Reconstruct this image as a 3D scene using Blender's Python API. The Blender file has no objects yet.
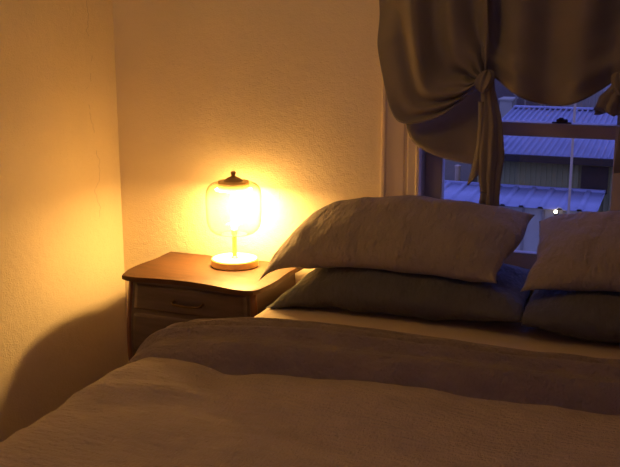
import bpy, bmesh, math, random
from mathutils import Vector, Matrix, noise
PI = math.pi
FILL = 3.3
random.seed(7)
S = bpy.context.scene
C = S.collection


# ------------------------------------------------------------------ helpers
def sm(a, b, x):
    t = max(0.0, min(1.0, (x - a) / (b - a)))
    return t * t * (3 - 2 * t)


def lerp(a, b, t):
    return a + (b - a) * t


def poly(pts, t):
    """point at fraction t of the length of a polyline (any dimension), smoothed"""
    n = len(pts)
    d = [0.0]
    for i in range(1, n):
        d.append(d[-1] + math.dist(pts[i], pts[i - 1]))
    s = t * d[-1]
    for i in range(1, n):
        if s <= d[i] or i == n - 1:
            f = (s - d[i - 1]) / max(1e-9, d[i] - d[i - 1])
            f = max(0, min(1, f))
            p0 = pts[max(0, i - 2)]; p1 = pts[i - 1]; p2 = pts[i]; p3 = pts[min(n - 1, i + 1)]
            out = []
            for k in range(len(p1)):
                m1 = (p2[k] - p0[k]) * .5; m2 = (p3[k] - p1[k]) * .5
                f2, f3 = f * f, f * f * f
                out.append((2*f3-3*f2+1)*p1[k] + (f3-2*f2+f)*m1 + (-2*f3+3*f2)*p2[k] + (f3-f2)*m2)
            return tuple(out)


def ns(x, y=0, z=0):
    return noise.noise(Vector((x, y, z)))


def link(name, me, mat, parent=None, smooth=False):
    o = bpy.data.objects.new(name, me)
    C.objects.link(o)
    if mat is not None:
        me.materials.append(mat)
    if smooth:
        for p in me.polygons:
            p.use_smooth = True
    if parent is not None:
        o.parent = parent
        o.matrix_parent_inverse = Matrix.Translation(-parent.location)
    return o


def from_bm(name, bm, mat, parent=None, smooth=False, angle=None):
    bmesh.ops.recalc_face_normals(bm, faces=bm.faces[:])
    me = bpy.data.meshes.new(name)
    bm.to_mesh(me); bm.free()
    o = link(name, me, mat, parent, smooth)
    if angle:
        me.set_sharp_from_angle(angle=math.radians(angle))
    return o


def bm_box(bm, x0, x1, y0, y1, z0, z1, bev=0.0, seg=2):
    ret = bmesh.ops.create_cube(bm, size=1.0)
    vs = ret['verts']
    for v in vs:
        v.co.x = x0 if v.co.x < 0 else x1
        v.co.y = y0 if v.co.y < 0 else y1
        v.co.z = z0 if v.co.z < 0 else z1
    if bev > 0:
        es = list({e for v in vs for e in v.link_edges})
        bmesh.ops.bevel(bm, geom=es, offset=bev, segments=seg, profile=.5, affect='EDGES')
    return vs


def box(name, x0, x1, y0, y1, z0, z1, mat, parent=None, bev=0.0, seg=2):
    bm = bmesh.new()
    bm_box(bm, x0, x1, y0, y1, z0, z1, bev, seg)
    return from_bm(name, bm, mat, parent, smooth=bev > 0, angle=35 if bev > 0 else None)


def grid(name, fn, nu, nv, mat, parent=None, closed_u=False, solid=0.0, offset=-1, cap_v=False, subs=0):
    """mesh over u,v in 0..1 from fn(u,v)->(x,y,z)"""
    vs, fs = [], []
    mu = nu if closed_u else nu + 1
    for j in range(nv + 1):
        for i in range(mu):
            vs.append(fn(i / nu, j / nv))
    for j in range(nv):
        for i in range(nu):
            a = j * mu + i; b = j * mu + (i + 1) % mu
            fs.append((a, b, b + mu, a + mu))
    if cap_v:
        fs.append(tuple(range(mu - 1, -1, -1)))
        fs.append(tuple(nv * mu + i for i in range(mu)))
    me = bpy.data.meshes.new(name)
    me.from_pydata(vs, [], fs); me.update()
    o = link(name, me, mat, parent, smooth=True)
    if solid:
        m = o.modifiers.new('solid', 'SOLIDIFY'); m.thickness = solid; m.offset = offset
    if subs:
        m = o.modifiers.new('sub', 'SUBSURF'); m.levels = subs; m.render_levels = subs
    return o


def lathe(name, prof, cx, cy, mat, parent=None, n=48, angle=40):
    bm = bmesh.new()
    rings = []
    for r, z in prof:
        if r < 1e-6:
            rings.append([bm.verts.new((cx, cy, z))])
        else:
            rings.append([bm.verts.new((cx + r*math.cos(2*PI*i/n), cy + r*math.sin(2*PI*i/n), z)) for i in range(n)])
    for a, b in zip(rings, rings[1:]):
        for i in range(n):
            q = [a[i % len(a)], a[(i+1) % len(a)], b[(i+1) % len(b)], b[i % len(b)]]
            q2 = []
            for v in q:
                if v not in q2: q2.append(v)
            if len(q2) > 2: bm.faces.new(q2)
    return from_bm(name, bm, mat, parent, smooth=True, angle=angle)


def tube(name, pts, r, mat, parent=None, n=10):
    bm = bmesh.new()
    rings = []
    for i, p in enumerate(pts):
        p = Vector(p)
        d = (Vector(pts[min(i+1, len(pts)-1)]) - Vector(pts[max(0, i-1)])).normalized()
        a = d.orthogonal().normalized() if i == 0 else (rings_a - rings_a.dot(d)*d).normalized()
        rings_a = a
        b = d.cross(a)
        rings.append([bm.verts.new(p + r*(a*math.cos(2*PI*k/n) + b*math.sin(2*PI*k/n))) for k in range(n)])
    for A, B in zip(rings, rings[1:]):
        for k in range(n):
            bm.faces.new((A[k], A[(k+1) % n], B[(k+1) % n], B[k]))
    bm.faces.new(rings[0][::-1]); bm.faces.new(rings[-1])
    return from_bm(name, bm, mat, parent, smooth=True, angle=50)


def prism(name, outline, z0, z1, mat, parent=None, bev=0.0):
    bm = bmesh.new()
    lo = [bm.verts.new((x, y, z0)) for x, y in outline]
    hi = [bm.verts.new((x, y, z1)) for x, y in outline]
    n = len(outline)
    bm.faces.new(lo[::-1]); bm.faces.new(hi)
    for i in range(n):
        bm.faces.new((lo[i], lo[(i+1) % n], hi[(i+1) % n], hi[i]))
    if bev:
        es = [e for e in bm.edges if abs(e.verts[0].co.z - e.verts[1].co.z) < 1e-6]
        bmesh.ops.bevel(bm, geom=es, offset=bev, segments=3, profile=.5, affect='EDGES')
    return from_bm(name, bm, mat, parent, smooth=True, angle=40)


def tag(o, label=None, cat=None, group=None, kind=None):
    if label: o['label'] = label
    if cat: o['category'] = cat
    if group: o['group'] = group
    if kind: o['kind'] = kind
    return o


def empty(name, loc, label=None, cat=None, group=None, kind=None):
    o = bpy.data.objects.new(name, None)
    C.objects.link(o); o.location = loc; o.empty_display_size = .05
    return tag(o, label, cat, group, kind)


# ------------------------------------------------------------------ materials
def mat(name, col, rough=.6, metal=0.0, var=0.0, vscale=8.0, vstretch=(1, 1, 1), bump=(), emis=None, estr=0.0, sheen=0.0, spec=.5, col2=None):
    """procedural principled material; bump = list of (scale, distance, detail, stretch)"""
    m = bpy.data.materials.new(name); m.use_nodes = True
    nt = m.node_tree; N = nt.nodes; L = nt.links
    b = N['Principled BSDF']
    b.inputs['Base Color'].default_value = (*col, 1)
    b.inputs['Roughness'].default_value = rough
    b.inputs['Metallic'].default_value = metal
    b.inputs['Specular IOR Level'].default_value = spec
    if sheen:
        b.inputs['Sheen Weight'].default_value = sheen
    tc = N.new('ShaderNodeTexCoord')
    if var > 0 or col2:
        mp = N.new('ShaderNodeMapping'); mp.inputs['Scale'].default_value = vstretch
        L.new(tc.outputs['Object'], mp.inputs['Vector'])
        nz = N.new('ShaderNodeTexNoise'); nz.inputs['Scale'].default_value = vscale; nz.inputs['Detail'].default_value = 5
        L.new(mp.outputs['Vector'], nz.inputs['Vector'])
        rp = N.new('ShaderNodeValToRGB')
        c2 = col2 or tuple(c * (1 - var) for c in col)
        c1 = col if col2 else tuple(min(1, c * (1 + var * .6)) for c in col)
        rp.color_ramp.elements[0].position = .3; rp.color_ramp.elements[1].position = .7
        rp.color_ramp.elements[0].color = (*c2, 1); rp.color_ramp.elements[1].color = (*c1, 1)
        L.new(nz.outputs['Fac'], rp.inputs['Fac'])
        L.new(rp.outputs['Color'], b.inputs['Base Color'])
    last = None
    for sc, dist, det, st in bump:
        mp = N.new('ShaderNodeMapping'); mp.inputs['Scale'].default_value = st
        L.new(tc.outputs['Object'], mp.inputs['Vector'])
        nz = N.new('ShaderNodeTexNoise'); nz.inputs['Scale'].default_value = sc; nz.inputs['Detail'].default_value = det
        L.new(mp.outputs['Vector'], nz.inputs['Vector'])
        bp = N.new('ShaderNodeBump'); bp.inputs['Distance'].default_value = dist; bp.inputs['Strength'].default_value = 1.0
        L.new(nz.outputs['Fac'], bp.inputs['Height'])
        if last: L.new(last.outputs['Normal'], bp.inputs['Normal'])
        last = bp
    if last: L.new(last.outputs['Normal'], b.inputs['Normal'])
    if emis:
        b.inputs['Emission Color'].default_value = (*emis, 1)
        b.inputs['Emission Strength'].default_value = estr
    return m


def glass_mat(name, tint, gloss=.08, rim=None, haze=0):
    m = bpy.data.materials.new(name); m.use_nodes = True
    nt = m.node_tree; N = nt.nodes; L = nt.links
    for n in list(N): N.remove(n)
    out = N.new('ShaderNodeOutputMaterial')
    tr = N.new('ShaderNodeBsdfTransparent'); tr.inputs['Color'].default_value = (*tint, 1)
    gl = N.new('ShaderNodeBsdfGlossy'); gl.inputs['Roughness'].default_value = .03
    gl.inputs['Color'].default_value = (1, 1, 1, 1)
    lw = N.new('ShaderNodeLayerWeight'); lw.inputs['Blend'].default_value = .5
    pw = N.new('ShaderNodeMath'); pw.operation = 'POWER'; pw.inputs[1].default_value = 4
    ma = N.new('ShaderNodeMath'); ma.operation = 'MULTIPLY_ADD'; ma.inputs[1].default_value = gloss*5; ma.inputs[2].default_value = gloss*.4
    if rim:
        p2 = N.new('ShaderNodeMath'); p2.operation = 'POWER'; p2.inputs[1].default_value = 5
        L.new(lw.outputs['Facing'], p2.inputs[0])
        mc = N.new('ShaderNodeMix'); mc.data_type = 'RGBA'
        mc.inputs['A'].default_value = (*tint, 1); mc.inputs['B'].default_value = (*rim, 1)
        L.new(p2.outputs[0], mc.inputs['Factor']); L.new(mc.outputs['Result'], tr.inputs['Color'])
    mx = N.new('ShaderNodeMixShader')
    L.new(lw.outputs['Facing'], pw.inputs[0]); L.new(pw.outputs[0], ma.inputs[0])
    L.new(ma.outputs[0], mx.inputs['Fac'])
    L.new(tr.outputs[0], mx.inputs[1]); L.new(gl.outputs[0], mx.inputs[2])
    last = mx
    if haze:
        tl = N.new('ShaderNodeBsdfTranslucent'); df = N.new('ShaderNodeBsdfDiffuse')
        m1 = N.new('ShaderNodeMixShader'); m1.inputs['Fac'].default_value = .5
        L.new(tl.outputs[0], m1.inputs[1]); L.new(df.outputs[0], m1.inputs[2])
        m2 = N.new('ShaderNodeMixShader'); m2.inputs['Fac'].default_value = haze
        L.new(mx.outputs[0], m2.inputs[1]); L.new(m1.outputs[0], m2.inputs[2]); last = m2
    L.new(last.outputs[0], out.inputs['Surface'])
    return m


ONE = (1, 1, 1)
M = {}
PLASTER_B = [(40, .0022, 3, ONE), (190, .0022, 4, ONE)]
M['plaster'] = mat('plaster', (.89, .745, .50), .45, var=.06, vscale=3, bump=PLASTER_B, spec=.6)
M['ceiling'] = mat('ceiling_paint', (.86, .8, .68), .9)
M['floor'] = mat('floor_boards', (.16, .09, .05), .45, var=.3, vscale=6, vstretch=(1, 12, 1))
M['trim'] = mat('trim_paint', (.82, .67, .46), .5, var=.05, vscale=5, bump=[(30, .0006, 3, ONE)])
M['sash'] = mat('sash_paint', (.46, .38, .28), .55, var=.1, vscale=6)
M['dark_metal'] = mat('dark_metal', (.05, .04, .035), .4, metal=.8)
M['wood_top'] = mat('wood_top', (.085, .034, .0115), .5, spec=.35, var=.32, vscale=7, vstretch=(1.5, 9, 1), bump=[(20, .0004, 4, (1, 14, 1))])
M['wood_body'] = mat('wood_body', (.095, .062, .055), .4, var=.3, vscale=7, vstretch=(1.2, 1, 8))
M['wood_trim'] = mat('wood_edge', (.17, .07, .036), .35, var=.2, vscale=9)
M['brass'] = mat('brass', (.95, .64, .22), .42, metal=.15, var=.08, vscale=20)
M['knob'] = mat('aged_brass', (.13, .08, .04), .42, metal=.9)
M['bronze'] = mat('bronze', (.5, .33, .16), .45, metal=.5)
M['white_enamel'] = mat('white_enamel', (.85, .8, .7), .35)
GAUZE = [(26, .011, 4, (1, 3.2, 1)), (90, .006, 3, (1.8, 1, 1)), (260, .0014, 2, ONE)]
M['duvet'] = mat('duvet_gauze', (.54, .42, .30), .9, var=.1, vscale=14, bump=GAUZE, sheen=.15, spec=.1)
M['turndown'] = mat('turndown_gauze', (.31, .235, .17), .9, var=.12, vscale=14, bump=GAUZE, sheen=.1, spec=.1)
M['pillow'] = mat('pillow_linen', (.34, .28, .205), .9, var=.1, vscale=11, bump=[(26, .011, 4, (2.2, 1, 1)), (120, .003, 3, ONE), (380, .0006, 2, ONE)], sheen=.15, spec=.1)
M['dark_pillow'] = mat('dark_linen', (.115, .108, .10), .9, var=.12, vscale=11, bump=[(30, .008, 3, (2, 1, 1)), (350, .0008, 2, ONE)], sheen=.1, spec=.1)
M['sheet'] = mat('sheet_cotton', (.58, .46, .33), .9, var=.04, vscale=8, bump=[(25, .003, 3, (1, 2, 1))], spec=.1)
M['mattress'] = mat('mattress_ticking', (.6, .55, .45), .9)
M['curtain'] = mat('curtain_linen', (.23, .195, .16), .9, var=.08, vscale=9, bump=[(300, .0005, 2, ONE)], sheen=.15, spec=.1)
M['glass'] = glass_mat('window_glass', (.93, .95, .96))
M['amber_glass'] = glass_mat('shade_glass', (.985, .95, .86), .06, rim=(.36, .21, .05), haze=.02)
M['lamp_disc'] = mat('lamp_disc', (.9, .8, .6), .5, emis=(1.0, .62, .21), estr=40)
M['glow_tube'] = mat('glow_tube', (.9, .8, .6), .4, emis=(1.0, .62, .21), estr=70)
M['roof'] = mat('roof_metal', (.36, .36, .38), .5, var=.12, vscale=1.2, spec=.3)
M['shed_wall'] = mat('shed_wall', (.36, .32, .095), .7, var=.15, vscale=1)
M['pale_board'] = mat('pale_board', (.5, .44, .26), .7, var=.1, vscale=1.5)
M['far_wall'] = mat('far_wall', (.30, .25, .145), .8, var=.1, vscale=.8)
M['far_dark'] = mat('far_dark', (.17, .12, .07), .8, var=.2, vscale=.8)
M['pole'] = mat('pole_paint', (.55, .38, .18), .5)
M['shade_dark'] = mat('dark_steel', (.04, .03, .018), .8, spec=.1)
M['ground'] = mat('yard_ground', (.08, .08, .08), .9, var=.2, vscale=.6)
M['yard_light'] = mat('yard_light_lens', (.9, .85, .7), .4, emis=(1.0, .8, .5), estr=9)

# hairline crack running down the left wall near the corner
def add_crack(m, ycen, wob, width, z0, seed):
    nt = m.node_tree; N = nt.nodes; L = nt.links
    b = N['Principled BSDF']
    tc = N.new('ShaderNodeTexCoord'); sp = N.new('ShaderNodeSeparateXYZ')
    L.new(tc.outputs['Object'], sp.inputs[0])
    nz = N.new('ShaderNodeTexNoise'); nz.noise_dimensions = '1D'
    nz.inputs['Scale'].default_value = 5; nz.inputs['Detail'].default_value = 8
    ad = N.new('ShaderNodeMath'); ad.operation = 'ADD'; ad.inputs[1].default_value = seed
    L.new(sp.outputs['Z'], ad.inputs[0]); L.new(ad.outputs[0], nz.inputs['W'])
    def mth(op, a, bb):
        n = N.new('ShaderNodeMath'); n.operation = op
        for i, v in enumerate((a, bb)):
            if isinstance(v, (int, float)): n.inputs[i].default_value = v
            elif v is not None: L.new(v, n.inputs[i])
        return n.outputs[0]
    off = mth('MULTIPLY', mth('SUBTRACT', nz.outputs['Fac'], .5), wob)
    d = mth('ABSOLUTE', mth('SUBTRACT', mth('SUBTRACT', sp.outputs['Y'], ycen), off), None)
    hit = mth('MULTIPLY', mth('LESS_THAN', d, width), mth('GREATER_THAN', sp.outputs['Z'], z0))
    fade = N.new('ShaderNodeTexNoise'); fade.inputs['Scale'].default_value = 7
    L.new(tc.outputs['Object'], fade.inputs['Vector'])
    hit = mth('MULTIPLY', hit, mth('GREATER_THAN', fade.outputs['Fac'], .5))
    mx = N.new('ShaderNodeMix'); mx.data_type = 'RGBA'
    mx.inputs['B'].default_value = (.2, .13, .07, 1)
    src = b.inputs['Base Color'].links[0].from_socket
    L.new(mth('MULTIPLY', hit, .3), mx.inputs['Factor']); L.new(src, mx.inputs['A'])
    L.new(mx.outputs['Result'], b.inputs['Base Color'])


M['plaster_left'] = mat('plaster_cracked', (.89, .745, .50), .45, var=.06, vscale=3, bump=PLASTER_B, spec=.6)
add_crack(M['plaster_left'], -.15, .22, .0016, .75, 3.3)

# ------------------------------------------------------------------ room shell
WX0, WX1, WZ0, WZ1 = 1.146, 1.795, .68, 2.02      # window opening
RX, RY, RZ = 3.5, -3.7, 2.6
def structure(o):
    o['kind'] = 'structure'
    return o


structure(box('floor', -.12, RX + .12, RY - .12, .12, -.12, 0, M['floor']))
structure(box('ceiling', -.12, RX + .12, RY - .12, .12, RZ, RZ + .1, M['ceiling']))
structure(box('wall_left', -.12, 0, RY - .12, .12, 0, RZ, M['plaster_left']))
structure(box('wall_right', RX, RX + .12, RY - .12, .12, 0, RZ, M['plaster']))
bm = bmesh.new()
VX0, VX1, VZ0, VZ1 = 1.3, 2.3, .9, 2.0  # opening cut for the added fill window
bm_box(bm, 0, VX0, RY - .12, RY, 0, RZ); bm_box(bm, VX1, RX, RY - .12, RY, 0, RZ)
bm_box(bm, VX0, VX1, RY - .12, RY, 0, VZ0); bm_box(bm, VX0, VX1, RY - .12, RY, VZ1, RZ)
structure(from_bm('wall_front', bm, M['plaster']))
bm = bmesh.new()
for a in ((VX0, VX0 + .06, VZ0, VZ1), (VX1 - .06, VX1, VZ0, VZ1), (VX0, VX1, VZ0, VZ0 + .06), (VX0, VX1, VZ1 - .06, VZ1), (1.67, 1.73, VZ0, VZ1)):
    bm_box(bm, a[0], a[1], RY - .09, RY - .04, a[2], a[3])
w2 = structure(from_bm('fill_window', bm, M['trim']))  # added unseen behind the camera to let in cool fill light
box('glass_pane', VX0 + .05, VX1 - .05, RY - .067, RY - .063, VZ0 + .05, VZ1 - .05, M['glass'], w2)
bm = bmesh.new()
bm_box(bm, 0, WX0, 0, .12, 0, RZ); bm_box(bm, WX1, RX, 0, .12, 0, RZ)
bm_box(bm, WX0, WX1, 0, .12, 0, WZ0); bm_box(bm, WX0, WX1, 0, .12, WZ1, RZ)
structure(from_bm('wall_back', bm, M['plaster']))
structure(box('baseboard_left', 0, .014, RY, 0, 0, .12, M['trim'], bev=.003))
structure(box('baseboard_back', .014, RX, -.014, 0, 0, .12, M['trim'], bev=.003))

win = empty('window_1', (1.47, 0, WZ0), kind='structure')
# casing: two moulded uprights, head and sill
def casing(xo, xi, name):
    d = 1 if xi > xo else -1
    prof = [(0, 0), (0, -.012), (.004, -.020), (.012, -.020), (.016, -.014), (.068, -.014), (.072, -.009), (.078, -.009),
            (.083, -.018), (.105, -.018), (.110, -.024), (.1175, -.024), (.119, -.020), (.119, .001)]
    bm = bmesh.new()
    W = abs(xi - xo)
    lo = [bm.verts.new((xo + d*a/.119*W, b, WZ0 - .03)) for a, b in prof]
    hi = [bm.verts.new((xo + d*a/.119*W, b, WZ1 + .119)) for a, b in prof]
    for i in range(len(prof) - 1):
        bm.faces.new((lo[i], lo[i+1], hi[i+1], hi[i]))
    bm.faces.new(hi); bm.faces.new(lo[::-1])
    from_bm(name, bm, M['trim'], win)
casing(1.016, WX0 + .003, 'casing')
casing(1.925, WX1 - .003, 'casing')
box('casing', WX0, WX1, -.02, 0, WZ1 - .003, WZ1 + .119, M['trim'], win, bev=.003)
box('window_sill', 1.0, 1.94, -.035, .06, WZ0 - .03, WZ0 + .012, M['trim'], win, bev=.005)
box('jamb', WX0 - .001, WX0 + .004, 0, .12, WZ0, WZ1, M['sash'], win)
box('jamb', WX1 - .004, WX1 + .001, 0, .12, WZ0, WZ1, M['sash'], win)
def sash(name, z0, z1, y0, y1, bot, top):
    e = empty(name, (1.47, (y0+y1)/2, z0)); e.parent = win
    e.matrix_parent_inverse = Matrix.Translation(-win.location)
    def pt(nm, *a, **k):
        o = box(nm, *a, M['sash'], None, bev=.003)
        o.parent = e; o.matrix_parent_inverse = Matrix.Translation(-e.location)
    pt('stile', WX0 + .004, WX0 + .061, y0, y1, z0, z1); pt('stile', WX1 - .061, WX1 - .004, y0, y1, z0, z1)
    pt('rail', WX0 + .06, WX1 - .06, y0, y1, z0, z0 + bot); pt('rail', WX0 + .06, WX1 - .06, y0, y1, z1 - top, z1)
    g = box('glass_pane', WX0 + .058, WX1 - .058, (y0+y1)/2 - .0015, (y0+y1)/2 + .0015, z0 + bot - .002, z1 - top + .002, M['glass'])
    g.parent = e; g.matrix_parent_inverse = Matrix.Translation(-e.location)
sash('lower_sash', WZ0 + .012, 1.163, .045, .08, .055, .043)
sash('upper_sash', 1.122, WZ1, .081, .115, .04, .05)
lk = bmesh.new()
bm_box(lk, 1.545, 1.603, .05, .075, 1.163, 1.168, .002)
bm_box(lk, 1.557, 1.592, .053, .072, 1.167, 1.177, .004)
bm_box(lk, 1.566, 1.580, .040, .066, 1.176, 1.182, .003)
from_bm('sash_lock', lk, M['dark_metal'], win, smooth=True, angle=40)

# ------------------------------------------------------------------ nightstand
nx, ny = .478, -.185
nsd = empty('nightstand', (nx, ny, 0), 'dark wooden nightstand with wavy orange-brown top in the corner beside the bed', 'nightstand')
def top_outline(inset=0.0):
    front = [(.236, -.368), (.262, -.379), (.30, -.376), (.36, -.364), (.42, -.357), (.48, -.356), (.54, -.361),
             (.60, -.372), (.655, -.384), (.695, -.387), (.722, -.376), (.733, -.352)]
    pts = [(.212, -.012)] + [(.216 + .004*math.sin(k/6*PI*2), lerp(-.06, -.30, k/6)) for k in range(7)] + [(.226, -.345)]
    pts += front
    pts += [(.737 + .004*math.sin(k/6*PI*2), lerp(-.31, -.06, k/6)) for k in range(7)] + [(.742, -.012)]
    c = Vector((nx, ny))
    return [tuple(Vector(p) + (c - Vector(p)).normalized()*inset) if inset else p for p in pts]
prism('table_top', top_outline(), .634, .65, M['wood_top'], nsd, bev=.004)
# bombe carcass: side x offset and front y as functions of height
def bow(z):
    t = (z - .13) / .5
    return .013 * math.sin(PI * min(1, max(0, t)) * 1.05 - .1) - .012 * (1 - t) ** 2
def carcass(u, v):
    z = lerp(.13, .634, v); o = bow(z)
    x0, x1, y0, y1 = .246 - o, .712 + o, -.345 - o, -.02
    ch = .02
    P_ = [(x0, y1), (x0, y0 + ch), (x0 + ch, y0), (x1 - ch, y0), (x1, y0 + ch), (x1, y1)]
    k = round(u * 6) % 6
    return (*P_[k], z)
cb = grid('body', carcass, 6, 14, M['wood_body'], nsd, closed_u=True, cap_v=True)
cb.data.set_sharp_from_angle(angle=math.radians(25))
# corner posts with a lighter edge
for sx in (0, 1):
    def post(u, v, sx=sx):
        z = lerp(.0, .632, v); o = bow(z) if z > .13 else -.012 - .03*(1 - z/.13)*0 
        x = (.246 - o + .010) if sx == 0 else (.712 + o - .010)
        y = -.345 - o + .010
        r = .0125 * (1 if z > .13 else lerp(.7, 1, z/.13))
        return (x + r*math.cos(2*PI*u), y + r*math.sin(2*PI*u), z)
    grid('corner_post', post, 12, 24, M['wood_trim'], nsd, closed_u=True, cap_v=True)
for sx in (.262, .698):
    box('back_leg', sx - .016, sx + .016, -.055, -.022, 0, .135, M['wood_body'], nsd, bev=.004)
for zz0, zz1 in ((.533, .622), (.39, .522), (.235, .379)):
    def front(u, v, z0=zz0, z1=zz1):
        z = lerp(z0, z1, v); o = bow(z)
        x = lerp(.272 - o, .686 + o, u)
        e = min(u, 1-u)*9; w = min(v, 1-v)*5
        b = .009 * sm(0, .25, min(e, w))
        return (x, -.345 - o - b + .002, z)
    d = grid('drawer', front, 44, 18, M['wood_body'], nsd)
    zc = (zz0 + zz1)/2
    yb = -.345 - bow(zc) - .007
    pl = tube('handle', [(.425, yb, zc), (.425, yb - .012, zc - .003), (.432, yb - .018, zc - .006), (.455, yb - .019, zc - .008), (.478, yb - .019, zc - .009),
                         (.501, yb - .019, zc - .008), (.524, yb - .018, zc - .006), (.531, yb - .012, zc - .003), (.531, yb, zc)], .0042, M['knob'])
    pl.parent = d; pl.matrix_parent_inverse = Matrix.Identity(4)
    pl.location = (0, 0, 0)

# ------------------------------------------------------------------ table lamp
lx, ly, lz = .524, -.108, .65
lamp = empty('table_lamp', (lx, ly, lz), 'lit brass table lamp with clear domed glass shade on the nightstand', 'lamp')
lathe('base', [(0, lz), (.078, lz), (.0815, lz + .002), (.0815, lz + .022), (.079, lz + .0255), (.0745, lz + .026)], lx, ly, M['brass'], lamp, 64)
lathe('base_plate', [(.0755, lz + .0235), (.0755, lz + .0262), (0, lz + .0262)], lx, ly, M['white_enamel'], lamp, 64)
lathe('stem', [(0, lz + .026), (.012, lz + .026), (.012, lz + .03), (.0078, lz + .033), (.0078, lz + .108), (.0105, lz + .111), (.0105, lz + .124),
               (.0078, lz + .127), (.0078, lz + .272), (0, lz + .272)], lx, ly, M['brass'], lamp, 24)
lathe('glow_tube', [(.0092, lz + .1285), (.0092, lz + .262)], lx, ly, M['glow_tube'], lamp, 24)
capo = lathe('cap', [(.0, lz + .2745), (.046, lz + .2745), (.046, lz + .266), (.052, lz + .266), (.0535, lz + .268), (.0535, lz + .291), (.0515, lz + .2945), (.0, lz + .2945)], lx, ly, M['brass'], lamp, 48)
fin = lathe('finial', [(0, lz + .294), (.034, lz + .294), (.030, lz + .299), (.022, lz + .305), (.012, lz + .309), (.0075, lz + .311),
                 (.0075, lz + .317), (.009, lz + .319), (.009, lz + .324), (.006, lz + .327), (0, lz + .328)], lx, ly, M['bronze'], lamp, 32)
lathe('light_disc', [(0, lz + .2625), (.051, lz + .2625), (.0625, lz + .2645), (.0625, lz + .2665), (.0535, lz + .2672), (.045, lz + .2675), (.0445, lz + .274)], lx, ly, M['lamp_disc'], lamp, 40)
gp = [(.054, .288), (.066, .2885), (.077, .284), (.087, .275), (.0935, .262), (.096, .245), (.096, .215), (.0955, .185), (.0935, .155), (.089, .138), (.081, .125), (.070, .1165), (.058, .112), (.046, .110)]
gsh = lathe('glass_shade', [(r, lz + z) for r, z in gp] + [(r - .0022, lz + z + .0008) for r, z in gp[::-1]], lx, ly, M['amber_glass'], lamp, 64, angle=80)

# ------------------------------------------------------------------ bed
bed = empty('bed', (1.525, -1.04, 0), 'low bed with a pale fitted sheet under the window', 'bed')
BX0, BX1, BY0, BY1, BZ = .768, 2.285, -2.06, -.03, .62
box('bed_base', BX0 + .02, BX1 - .02, BY0 + .02, BY1 - .01, .12, .36, M['wood_body'], bed, bev=.01)
for x in (BX0 + .07, BX1 - .07):
    for y in (BY0 + .08, BY1 - .08):
        box('leg', x - .03, x + .03, y - .03, y + .03, 0, .125, M['wood_body'], bed, bev=.005)
box('mattress', BX0 + .006, BX1 - .006, BY0 + .006, BY1 - .006, .36, BZ - .006, M['mattress'], bed, bev=.04, seg=4)
def sheet_fn(u, v):
    # wraps left side - top - right side
    y = lerp(BY0, BY1, v)
    pts = [(BX0, .40), (BX0, .50), (BX0, BZ - .045), (BX0 + .012, BZ - .014), (BX0 + .045, BZ), (BX0 + .15, BZ), (1.5, BZ), (BX1 - .15, BZ), (BX1 - .045, BZ), (BX1 - .012, BZ - .014), (BX1, BZ - .045), (BX1, .5), (BX1, .40)]
    k = u * (len(pts) - 1); i = min(int(k), len(pts) - 2); f = k - i
    x = lerp(pts[i][0], pts[i+1][0], f); z = lerp(pts[i][1], pts[i+1][1], f)
    z += .0016 * ns(x*9, y*16, 1.7)
    return (x, y, z)
grid('fitted_sheet', sheet_fn, 96, 90, M['sheet'], bed)

# duvet: path across the bed (left hem, over the top, right hem) and its normals
DX0, DX1, DZ = .690, 2.35, .655
def path(s):
    """s in metres from the left hem; returns x,z,nx,nz"""
    R_ = .10; h0 = .30; hs = DZ - R_ - h0; q = PI/2*R_; w = DX1 - DX0 - 2*R_
    if s < hs: return DX0, h0 + s, -1, 0
    s -= hs
    if s < q:
        a = s/R_; return DX0 + R_ - R_*math.cos(a), DZ - R_ + R_*math.sin(a), -math.cos(a), math.sin(a)
    s -= q
    if s < w: return DX0 + R_ + s, DZ, 0, 1
    s -= w
    if s < q:
        a = s/R_; return DX1 - R_ + R_*math.sin(a), DZ - R_ + R_*math.cos(a), math.sin(a), math.cos(a)
    s -= q
    return DX1, DZ - R_ - s, 1, 0
R_ = .10
PLEN = 2*(DZ - R_ - .30) + PI*R_ + (DX1 - DX0 - 2*R_)
def duvet_h(s, y):
    h = .020*ns(s*2.6 + 3.1, y*2.3, .4) + .008*ns(s*4.5, y*6.5 + 2, 5.1) + .0026*ns(s*9, y*24, 2.2) + .0022*ns(s*13, y*44, 7.7) + .0014*ns(s*30, y*70, 1.7)
    # raised hills where the quilt bunches against the turned-down band
    h += .014*math.exp(-((s - .47)/.17)**2 - ((y + 1.16)/.11)**2) + .020*math.exp(-((s - .86)/.22)**2 - ((y + 1.12)/.10)**2)
    h -= .014*math.exp(-((s - .62)/.05)**2 - ((y + 1.10)/.10)**2)
    h += .008*math.exp(-((y + 1.27 + .10*ns(s*2, 1.3))/.035)**2)
    return h
duv = empty('duvet', (1.52, -1.4, DZ), 'brown gauze duvet spread over the bed with its top turned down', 'duvet')
def duvet_fn(u, v):
    s = u * PLEN
    if v < .2:
        k = v/.2
        y = lerp(-.90, -1.0, k)
    else:
        y = lerp(-1.0, BY0 - .05, (v - .2)/.8)
    x, z, ax, az = path(s)
    h = duvet_h(s, y)
    side = sm(.34, .22, s)
    h -= .012*sm(-.97, -.91, y)
    h = max(h, -.013)
    h += side * .02 * math.sin(y*11 + 2*ns(y*2, .3))
    h *= 1
    return (x + ax*h, y, z + az*h)
grid('cover', duvet_fn, 260, 170, M['duvet'], duv, solid=.016, offset=-1)
def foot_fn(u, v):
    s = .30 + u * (PLEN - .60)
    x, z, ax, az = path(s)
    h = duvet_h(s, BY0 - .05)
    a = v
    y = BY0 - .05 - .05*math.sin(min(1, a*3)*PI/2)
    zz = z + az*h - .30*a**1.3
    return (x + ax*h, y, zz)
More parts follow.
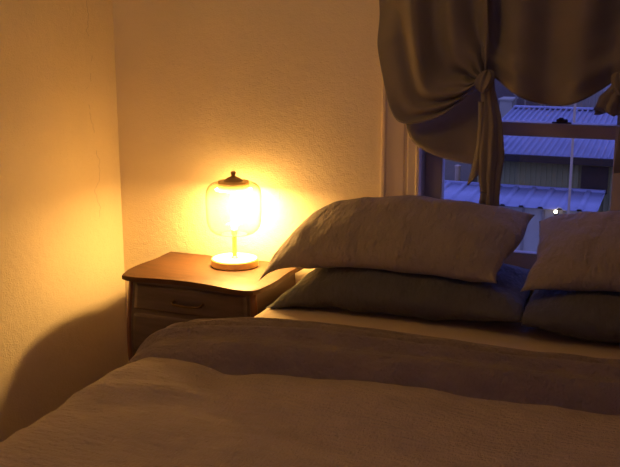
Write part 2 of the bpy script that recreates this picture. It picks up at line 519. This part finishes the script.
grid('foot_drop', foot_fn, 120, 16, M['duvet'], duv, solid=.02, offset=-1)

# turned-down band: closed section swept over the same path
def band_fn(u, v):
    s = v * PLEN
    x, z, ax, az = path(s)
    sk = sm(0, 1.0, (x - .69)/1.3)
    yb = -.745 + .02*ns(s*2.2, 4.4) + .03*sk           # head edge
    yf = lerp(-1.075, -.985, sk) + .022*ns(s*3.1, 9.2) + .010*ns(s*9, 3.2)  # foot edge
    a = 2*PI*u
    ca, sa = math.cos(a), math.sin(a)
    yy = (yb + yf)/2 + (yb - yf)/2*math.copysign(abs(ca)**.8, ca)
    t = (yy - yf)/(yb - yf)
    if sa >= 0:
        crest = .074 + .010*ns(s*2.3, 1.1) 
        b = lerp(crest, .050, sm(.12, .95, t))
        b *= sm(-.01, .13, t)**.6 * lerp(.22, 1, sm(.22, .66, s))
        b *= math.sqrt(max(0, 1 - sm(.80, 1.0, t)**2))
        mid = sm(.05, .2, t)*sm(1, .85, t)
        # soft folds that run along the band, closing up towards the left hem
        for c0, dep, wid, sd in ((.38, .034, .036, 1.3), (.60, .038, .036, 4.1), (.80, .022, .03, 7.7)):
            cc = c0 + .10*ns(s*1.3, sd) + .03*ns(s*5, sd)
            b -= mid*dep*(.7 + .6*ns(s*2.1, sd + 3))*math.exp(-((t - cc)/wid)**2)
            b += mid*dep*.75*math.exp(-((t - cc + .075)/(wid*1.2))**2)
        b += mid*(.005*ns(s*4, t*9, 3.3) + .0025*ns(s*14, t*30, 1.3))
        b += .008*ns(s*2.1, t*1.5, 8.8)*mid - .012*(1 - sm(0, .06, t)) - .02*sm(.92, 1, t)
        b = max(b, -.02)
    else:
        b = -.014
    return (x + ax*b, yy, z + az*b)
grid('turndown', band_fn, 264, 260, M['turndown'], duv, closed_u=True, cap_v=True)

# ------------------------------------------------------------------ pillows
def pillow(name, W, H, T, material, place, seed, pw=.78, nu=90, nv=60, label=None, cat='pillow', group=None, edge=.05, wr=1.0):
    """closed cushion; place(x, y, n) maps local width/height/thickness to world"""
    half = []
    vs, fs = [], []
    idx = {}
    def co(i, j, side):
        u = -1 + 2*i/nu; v = -1 + 2*j/nv
        # corners stay out, edge middles pull in
        px = u * W/2 * (1 - edge*(1 - v*v)*abs(u)**3 - .03*ns(v*2, seed)*abs(u)**4)
        py = v * H/2 * (1 - edge*1.2*(1 - u*u)*abs(v)**3 + .05*ns(u*3, seed + 3)*abs(v)**4)
        fu = max(0, 1 - abs(u)**2.6); fv = max(0, 1 - abs(v)**2.4)
        t = T/2 * (fu*fv)**.5*pw + T/2*(1 - pw)*fu*fv
        rim = (fu*fv)**.25
        # wrinkles, stronger near the edges and running inwards
        w = wr*(.010*ns(px*7, py*7, seed + side) + .006*ns(px*19, py*9, seed + 5 + side) + .003*ns(px*34, py*30, seed + 9 + side)) * rim
        rad = .006*wr*rim*(1 - fv)*math.sin(px*44 + 5*ns(px*4, seed)) * (1 if v < 0 else .6)
        n = side*(t + w + rad) + .004*ns(u*3, v*3, seed + 20)
        return place(px, py, n)
    for side in (1, -1):
        for j in range(nv + 1):
            for i in range(nu + 1):
                border = i in (0, nu) or j in (0, nv)
                key = (i, j, 1 if border else side)
                if key not in idx:
                    idx[key] = len(vs); vs.append(co(i, j, side))
    g = lambda i, j, s: idx[(i, j, 1 if (i in (0, nu) or j in (0, nv)) else s)]
    for side in (1, -1):
        for j in range(nv):
            for i in range(nu):
                q = (g(i, j, side), g(i+1, j, side), g(i+1, j+1, side), g(i, j+1, side))
                fs.append(q if side == 1 else q[::-1])
    me = bpy.data.meshes.new(name); me.from_pydata(vs, [], fs); me.update()
    o = link(name, me, material, None, smooth=True)
    return tag(o, label, cat, group)


def placer(cx, cy, cz, tilt, yaw=0.0, roll=0.0, bend=None):
    R = Matrix.Rotation(yaw, 3, 'Z') @ Matrix.Rotation(tilt, 3, 'X') @ Matrix.Rotation(roll, 3, 'Z')
    c = Vector((cx, cy, cz))
    def f(x, y, n):
        p = R @ Vector((x, y, n)) + c
        if bend: p = bend(p, x, y, n)
        return tuple(p)
    return f


def b_dark(p, x, y, n, dr=1.0):
    p.z -= dr*.07*max(0, -x/.39)**3.2; p.x -= .012*dr
    p.x = min(p.x, 1.557) if dr else max(p.x, 1.563)
    p.z = max(p.z, BZ + .0025 + .0004*n) if p.z < BZ + .03 else p.z
    return p
def dark_top(x, y, cx, cy, cz, W, H, T, tilt):
    u = (x - cx)/(W/2); v = (y - cy)/(H/2*math.cos(tilt))
    if abs(u) >= 1 or abs(v) >= 1: return -9
    fu = 1 - abs(u)**2.6; fv = 1 - abs(v)**2.4
    return cz + (y - cy)*math.tan(tilt) + T/2*((fu*fv)**.5*.78 + .22*fu*fv) + .010
D1 = (1.192, -.235, .690, .775, .42, .15, math.radians(4))
D2 = (1.97, -.235, .690, .90, .46, .15, math.radians(4))
def b_top(p, x, y, n, dr=1.0):
    # ends sag over the pillow below
    l = max(0, -x/.385); r = max(0, x/.385)
    p.z -= dr*(lerp(.012, .075, sm(-.12, .12, y))*l**1.6 + .05*l**7)
    p.z -= .02*r**3*sm(-.1, .1, y)
    p.x -= .05*r**2*sm(.05, -.15, y)
    for d in (D1, D2):
        p.z = max(p.z, dark_top(p.x, p.y, *d) + .02*max(0, n)/.08)
    return p
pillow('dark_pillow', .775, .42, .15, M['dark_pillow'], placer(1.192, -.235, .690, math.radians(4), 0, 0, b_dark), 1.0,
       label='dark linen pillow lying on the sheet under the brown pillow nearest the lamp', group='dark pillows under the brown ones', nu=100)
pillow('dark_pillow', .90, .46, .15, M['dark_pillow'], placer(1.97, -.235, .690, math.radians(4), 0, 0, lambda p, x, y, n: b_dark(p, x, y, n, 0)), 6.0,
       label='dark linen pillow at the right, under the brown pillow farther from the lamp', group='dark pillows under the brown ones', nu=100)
pillow('brown_pillow',   .79, .335, .15, M['pillow'], placer(1.135, -.23, .837, math.radians(30), 0, 0, b_top), 2.0,
       label='brown linen pillow beside the lamp, propped on a dark pillow', group='brown linen pillows', nu=110)
pillow('brown_pillow',   .79, .335, .15, M['pillow'], placer(1.935, -.22, .842, math.radians(30), 0, 0, lambda p, x, y, n: b_top(p, x, y, n, .35)), 8.0,
       label='brown linen pillow at the right below the window, cut off by the picture edge', group='brown linen pillows', nu=110)

# ------------------------------------------------------------------ curtain
cur = empty('curtain', (1.56, -.05, 1.6), 'brown linen curtain knotted up in swags over the window', 'curtain')
XM = 1.56
K = (1.368, 1.312)
J0 = [(1.002, 2.06), (1.002, 1.80), (1.008, 1.54), (1.030, 1.39), (1.062, 1.25), (1.088, 1.185), (1.118, 1.163), (1.175, 1.168), (1.245, 1.195), (1.305, 1.245), (1.350, 1.295), K]
def fold(a, k):
    return (.5 + .5*math.cos(2*PI*a*k))**1.6
def drape_pt(a, t, mir=False):
    # a: 0 outer edge .. 1 at the knot; t: 0 top .. 1 knot
    x0, z0 = poly(J0, t)
    x1, z1 = poly([(1.350, 2.06), (1.362, 1.7), (1.374, 1.42), K], t ** .92)
    w = a
    x, z = lerp(x0, x1, w), lerp(z0, z1, w)
    gather = sm(.62, 1.0, t)
    y = -.034 - .085*sm(0, .42, a)*(1 - .35*gather)
    fold_amp = .020*sm(.05, .3, t)*(1 - gather*.35)
    y -= fold_amp*(math.sin(2*PI*(a*3.1 + .12)) * sm(.12, .35, a))
    y += .006*ns(a*6, t*5, 3.1)
    # ridges that run into the knot
    y -= gather*(.017*math.sin(2*PI*a*6.5 + 1.2)*(1 - sm(.92, 1, t)*.6))
    y += -.012*gather
    # outer lip of the swag rolls under
    lip = sm(.10, 0, a)*sm(.46, .56, t)
    y -= .075*sm(.44, .56, t)*(1 - sm(0, .5, a))*sm(1, .85, t)
    if mir: x = 2*XM - x
    return (x, y, z)
# lower flap hanging behind the swag lip
LIP = [(1.086, 1.184), (1.13, 1.178), (1.20, 1.195), (1.27, 1.235), (1.36, 1.29)]
HEM = [(1.089, 1.178), (1.108, 1.140), (1.140, 1.103), (1.185, 1.072), (1.24, 1.052), (1.30, 1.042), (1.375, 1.037)]
def flap_pt(u, v, mir=False):
    x0, z0 = poly(LIP, u); x1, z1 = poly(HEM, u)
    x = lerp(x0, x1, v); z = lerp(z0, z1, v)
    y = -.012 - .074*math.sin(PI*min(1, .0 + .60*v))*sm(0, .30, u) + .010*math.sin(u*7 + v*3)*v
    y += .018*sm(.85, 1, v)
    if mir: x = 2*XM - x
    return (x, y, z)
def tail_pt(u, v, mir=False):
    # pleated tail below the knot, closed section
    z = lerp(1.300, .918 if not mir else 1.215, v)
    a = 2*PI*u
    if not mir:
        cx = lerp(1.372, 1.386, sm(0, .5, v))
        hw = poly([(.018,), (.028,), (.034,), (.032,), (.028,), (.025,), (.027,)], v)[0]
    else:
        cx = 2*XM - lerp(1.375, 1.405, v); hw = lerp(.016, .035, sm(0, .6, v))
    rr = 1 + .20*math.sin(5*a + 1.4*v + .6)*sm(0, .25, v) + .09*math.sin(9*a + 3*v)
    y = -.095 + lerp(0, .012, v) + hw*.62*rr*math.sin(a)
    x = cx + hw*rr*math.cos(a) + .004*ns(v*5, 2.2)
    return (x, y, z + (.012*math.sin(a*2) if v > .9 else 0))
def wing_pt(u, v):
    # narrow pleat hanging left of the tail
    z = lerp(1.235, poly([(.975,), (.985,), (1.0,), (1.03,)], u)[0], v)
    x = lerp(lerp(1.345, 1.372, u), lerp(1.318, 1.372, u), v) - .012*math.sin(PI*v)*(1-u)*(-1)
    y = -.088 - .020*math.sin(PI*u) + .012*v
    return (x, y, z)
def mid_pt(u, v):
    # panel between the two knots, its hem sagging
    xk0, xk1 = K[0], 2*XM - K[0]
    x = lerp(lerp(1.285, xk0 - .012, sm(0, 1, v)), lerp(2*XM - 1.285, xk1 + .012, sm(0, 1, v)), u)
    sag = .098*math.sin(PI*u**1.05)**1.5
    zb = 1.322 - sag - .006*math.sin(3*PI*u)
    vv = min(1, v/.9)
    z = lerp(2.06, zb, vv)
    f = sm(.0, .3, min(u, 1-u)*2)
    y = -.082 - .014*f - .022*math.cos(2*PI*(u*2.5 + .30))*sm(.02, .3, v)*sm(0, .12, min(u, 1-u)*1.0)
    pull = sm(.60, .9, v)
    y -= pull*.012*math.sin(v*70)*sm(0, .5, abs(u - .5)*2) * .5
    y -= .018*math.sin(PI*sm(.72, .98, v))
    if v > .9:     # turn the hem under
        t = (v - .9)/.1
        y += .042*t; z += .012*t*t
    return (x, y, z)
grid('drape', lambda u, v: drape_pt(u, v), 96, 90, M['curtain'], cur, solid=.004, offset=0)
grid('drape', lambda u, v: drape_pt(u, v, True), 96, 90, M['curtain'], cur, solid=.004, offset=0)
grid('drape', mid_pt, 110, 90, M['curtain'], cur, solid=.004, offset=0)
grid('hem_flap', lambda u, v: flap_pt(u, v), 50, 24, M['curtain'], cur, solid=.004, offset=0)
grid('hem_flap', lambda u, v: flap_pt(u, v, True), 50, 24, M['curtain'], cur, solid=.004, offset=0)
grid('tail', lambda u, v: tail_pt(u, v), 90, 50, M['curtain'], cur, closed_u=True, cap_v=True)
grid('tail', lambda u, v: tail_pt(u, v, True), 90, 24, M['curtain'], cur, closed_u=True, cap_v=True)
grid('tail', wing_pt, 14, 30, M['curtain'], cur, solid=.004, offset=0)
for mx in (0, 1):
    def knot_pt(u, v, mx=mx):
        a = 2*PI*u; b = PI*v
        r = .86 + .20*math.sin(7*a + 5*v) + .16*math.sin(3*a + 8*v) + .10*ns(math.cos(a)*2, math.sin(a)*2, v*4)
        x = K[0] + .027*r*math.sin(b)*math.cos(a) + .006*math.cos(b)
        if mx: x = 2*XM - x
        return (x, -.114 + .022*r*math.sin(b)*math.sin(a), 1.296 + .034*math.cos(b))
    grid('knot', knot_pt, 48, 24, M['curtain'], cur, closed_u=True)

# ------------------------------------------------------------------ outside the window
GZ = -5.2
structure(box('ground', -30, 30, 3, 60, GZ - .2, GZ, M['ground']))
def ribbed(name, origin, du, dv, nrib, amp, m, parent, nrm, sharp=False, per=8):
    """corrugated sheet as real geometry, ribs run along dv"""
    o_, du_, dv_, n_ = Vector(origin), Vector(du), Vector(dv), Vector(nrm).normalized()
    def f(u, v):
        ph = u*nrib
        if sharp:
            fr = ph % 1.0
            h = amp if fr < .22 else 0.0
        else:
            h = amp*.5*(1 + math.cos(2*PI*ph))
        return tuple(o_ + du_*u + dv_*v + n_*h)
    return grid(name, f, nrib*per, 1, m, parent, solid=.02, offset=-1)
# big shed behind
shed = empty('shed', (0, 23, GZ), 'large dark corrugated shed with a broad blue-lit metal roof outside the window', 'shed')
sx0, sx1 = -3.10, 5.0
box('wall', sx0 + .15, sx1, 20.32, 31.6, GZ, -1.74, M['shed_wall'], shed)
ribbed('corrugated_front', (sx0 + .15, 20.30, GZ), (sx1 - sx0 - .15, 0, 0), (0, 0, 3.44), 62, .06, M['shed_wall'], shed, (0, -1, 0), True, 9)
ribbed('roof', (sx0, 20.0, -1.585), (sx1 - sx0, 0, 0), (0, 6.0, .645), 52, .075, M['roof'], shed, (0, -.1, 1), True, 9)
ribbed('roof', (sx0, 32.0, -1.585), (sx1 - sx0, 0, 0), (0, -6.0, .645), 46, .07, M['roof'], shed, (0, .1, 1), False, 8)
box('ridge_cap', sx0 - .02, sx1, 25.85, 26.15, -.92, -.87, M['roof'], shed)
box('fascia', sx0, sx1, 19.90, 20.06, -1.74, -1.575, M['shade_dark'], shed)
box('loading_door', -.42, .20, 20.16, 20.24, -2.45, -1.80, M['shade_dark'], shed)
# lean-to outbuilding in front
out = empty('outbuilding', (-2.3, 19, GZ), 'low pale boarded outbuilding with a blue-lit sloping seamed roof', 'outbuilding')
ax0, ax1 = -6.2, .12
box('wall', ax0, ax1 - .12, 18.3, 19.8, GZ, -2.56, M['pale_board'], out)
for k in range(13):
    xx = -5.5 + k*.45
    box('cover_strip', xx - .03, xx + .03, 18.26, 18.31, GZ, -2.58, M['far_wall'], out)
ribbed('roof', (ax0, 18.1, -2.505), (ax1 - ax0 + .06, 0, 0), (0, 1.85, .125), 15, .045, M['roof'], out, (0, -.06, 1), True, 14)
box('flashing', ax0, ax1 + .06, 19.92, 20.02, -2.40, -2.325, M['roof'], out)
tag(box('downpipe', .60, .70, 19.9, 20.0, GZ, -1.75, M['far_wall']), 'grey downpipe against the shed near the window stile', 'pipe')
# tall pole
pole = empty('pole', (-.08, 15, GZ), 'tall thin pale pole standing in front of the blue roofs', 'pole')
tube('shaft', [(-.08, 15, GZ), (-.08, 15, -2), (-.08, 15, .29)], .024, M['pole'], pole)
box('foot_plate', -.18, .02, 14.9, 15.1, GZ, GZ + .04, M['far_wall'], pole)
# yard light on the outbuilding wall
yl = empty('yard_light', (-.70, 18.2, -2.56), 'small glowing yard light under the outbuilding eave', 'light')
bm = bmesh.new(); bmesh.ops.create_uvsphere(bm, u_segments=20, v_segments=12, radius=.04)
for v in bm.verts: v.co += Vector((-.70, 18.03, -2.555))
from_bm('bulb', bm, M['yard_light'], yl, smooth=True)
box('bracket', -.73, -.67, 18.02, 18.298, -2.64, -2.60, M['shade_dark'], yl)
# vent pipe left of the shed
vp = empty('vent_pipe', (-3.62, 20.9, GZ), 'pale round vent pipe beside the shed seen under the curtain', 'pipe')
lathe('shaft', [(0, GZ), (.07, GZ), (.07, -2.08), (0, -2.08)], -3.62, 20.9, M['pole'], vp, 20)
lathe('cowl', [(0, -2.1), (.085, -2.1), (.085, -2.06), (0, -2.03)], -3.62, 20.9, M['pole'], vp, 20)
# farther buildings
fb = empty('warehouse', (3, 40, GZ), 'grey ribbed warehouse wall rising behind the shed roof', 'building')
box('wall', -2.7, 12, 34.1, 44, GZ, 1.2, M['far_wall'], fb)
ribbed('corrugated_front', (-2.7, 34.05, GZ), (14.7, 0, 0), (0, 0, 6.4), 60, .06, M['far_wall'], fb, (0, -1, 0), True, 9)
hb = empty('house', (-6, 42, GZ), 'dark distant building behind the shed beyond a railing', 'building')
box('wall', -14, -3.0, 38, 44, GZ, .2, M['far_dark'], hb)
box('roof', -14.2, -2.9, 37.8, 44.2, .2, .45, M['shade_dark'], hb)
pb = empty('rooftop_hut', (-4.9, 34.5, GZ), 'small pale hut beyond the left end of the shed roof', 'hut')
box('wall', -5.1, -4.62, 34, 35, GZ, -1.32, M['pale_board'], pb)
box('roof', -5.15, -4.57, 33.94, 35.06, -1.32, -1.25, M['pale_board'], pb)
rl = empty('railing', (-3.9, 33, GZ), 'thin pale metal railing above the shed roof ridge', 'railing')
for i, (xx, zt) in enumerate(((-4.3, -.95), (-3.95, -.95), (-3.35, -.75), (-3.22, -.75))):
    tube('post', [(xx, 33, GZ), (xx, 33, zt)], .03, M['far_wall'], rl, 8)
tube('top_rail', [(-4.4, 33, -1.02), (-3.2, 33, -1.02)], .03, M['far_wall'], rl, 8)
tube('brace', [(-3.95, 33, -1.0), (-3.35, 33, -.78)], .025, M['far_wall'], rl, 8)
gb = empty('garage', (-8, 29, GZ), 'plain grey garage seen in the gap below the curtain', 'building')
box('wall', -11, -4.6, 27, 31, GZ, -2.0, M['far_wall'], gb)
box('roof', -11.2, -4.5, 26.8, 31.2, -2.0, -1.9, M['roof'], gb)

# ------------------------------------------------------------------ light
w = bpy.data.worlds.new('dusk'); S.world = w; w.use_nodes = True
bg = w.node_tree.nodes['Background']
bg.inputs['Color'].default_value = (.20, .235, 1.05, 1); bg.inputs['Strength'].default_value = 1.15
ld = bpy.data.lights.new('lamp_light', 'AREA'); ld.shape = 'DISK'; ld.size = .085
ld.energy = 9.0; ld.color = (1.0, .62, .225)
lo = bpy.data.objects.new('lamp_light', ld); C.objects.link(lo)
lo.location = (lx, ly, lz + .261)
lo.parent = lamp; lo.matrix_parent_inverse = Matrix.Translation(-lamp.location)

# added fill light shaped as a paper globe, hung out of view
gl = empty('fill_pendant', (0.45, -1.45, 2.3), 'added fill light, a dim paper globe hanging from the ceiling out of view', 'lamp')
bm = bmesh.new(); bmesh.ops.create_uvsphere(bm, u_segments=48, v_segments=28, radius=.20)
for v in bm.verts:
    v.co *= 1 + .012*math.cos(v.co.z/.20*40); v.co += Vector((0.45, -1.45, 2.30))
M['globe'] = mat('fill_globe', (.8, .75, .65), .8, emis=(1.0, .655, .24), estr=FILL)
from_bm('globe', bm, M['globe'], gl, smooth=True)
tube('cord', [(0.45, -1.45, 2.48), (0.45, -1.45, RZ)], .004, M['white_enamel'], gl)
lathe('fill_rose', [(0, RZ - .03), (.045, RZ - .03), (.05, RZ)], 0.45, -1.45, M['white_enamel'], gl, 24)

# ------------------------------------------------------------------ camera
cd = bpy.data.cameras.new('camera'); cam = bpy.data.objects.new('camera', cd); C.objects.link(cam)
cd.sensor_width = 36; cd.lens = 930/620*36
cam.location = (1.944, -2.891, 1.45)
cam.rotation_euler = (PI/2 - math.radians(12.4603), 0, math.radians(22.268))
cd.clip_start = .05; cd.clip_end = 200
S.camera = cam
S.view_settings.view_transform = 'Standard'
S.view_settings.look = 'None'
S.view_settings.exposure = .35
S.view_settings.gamma = 1
S.view_settings.use_curve_mapping = False
S.cycles.use_denoising = True
S.cycles.max_bounces = 10
S.cycles.transparent_max_bounces = 16
S.cycles.sample_clamp_indirect = 4
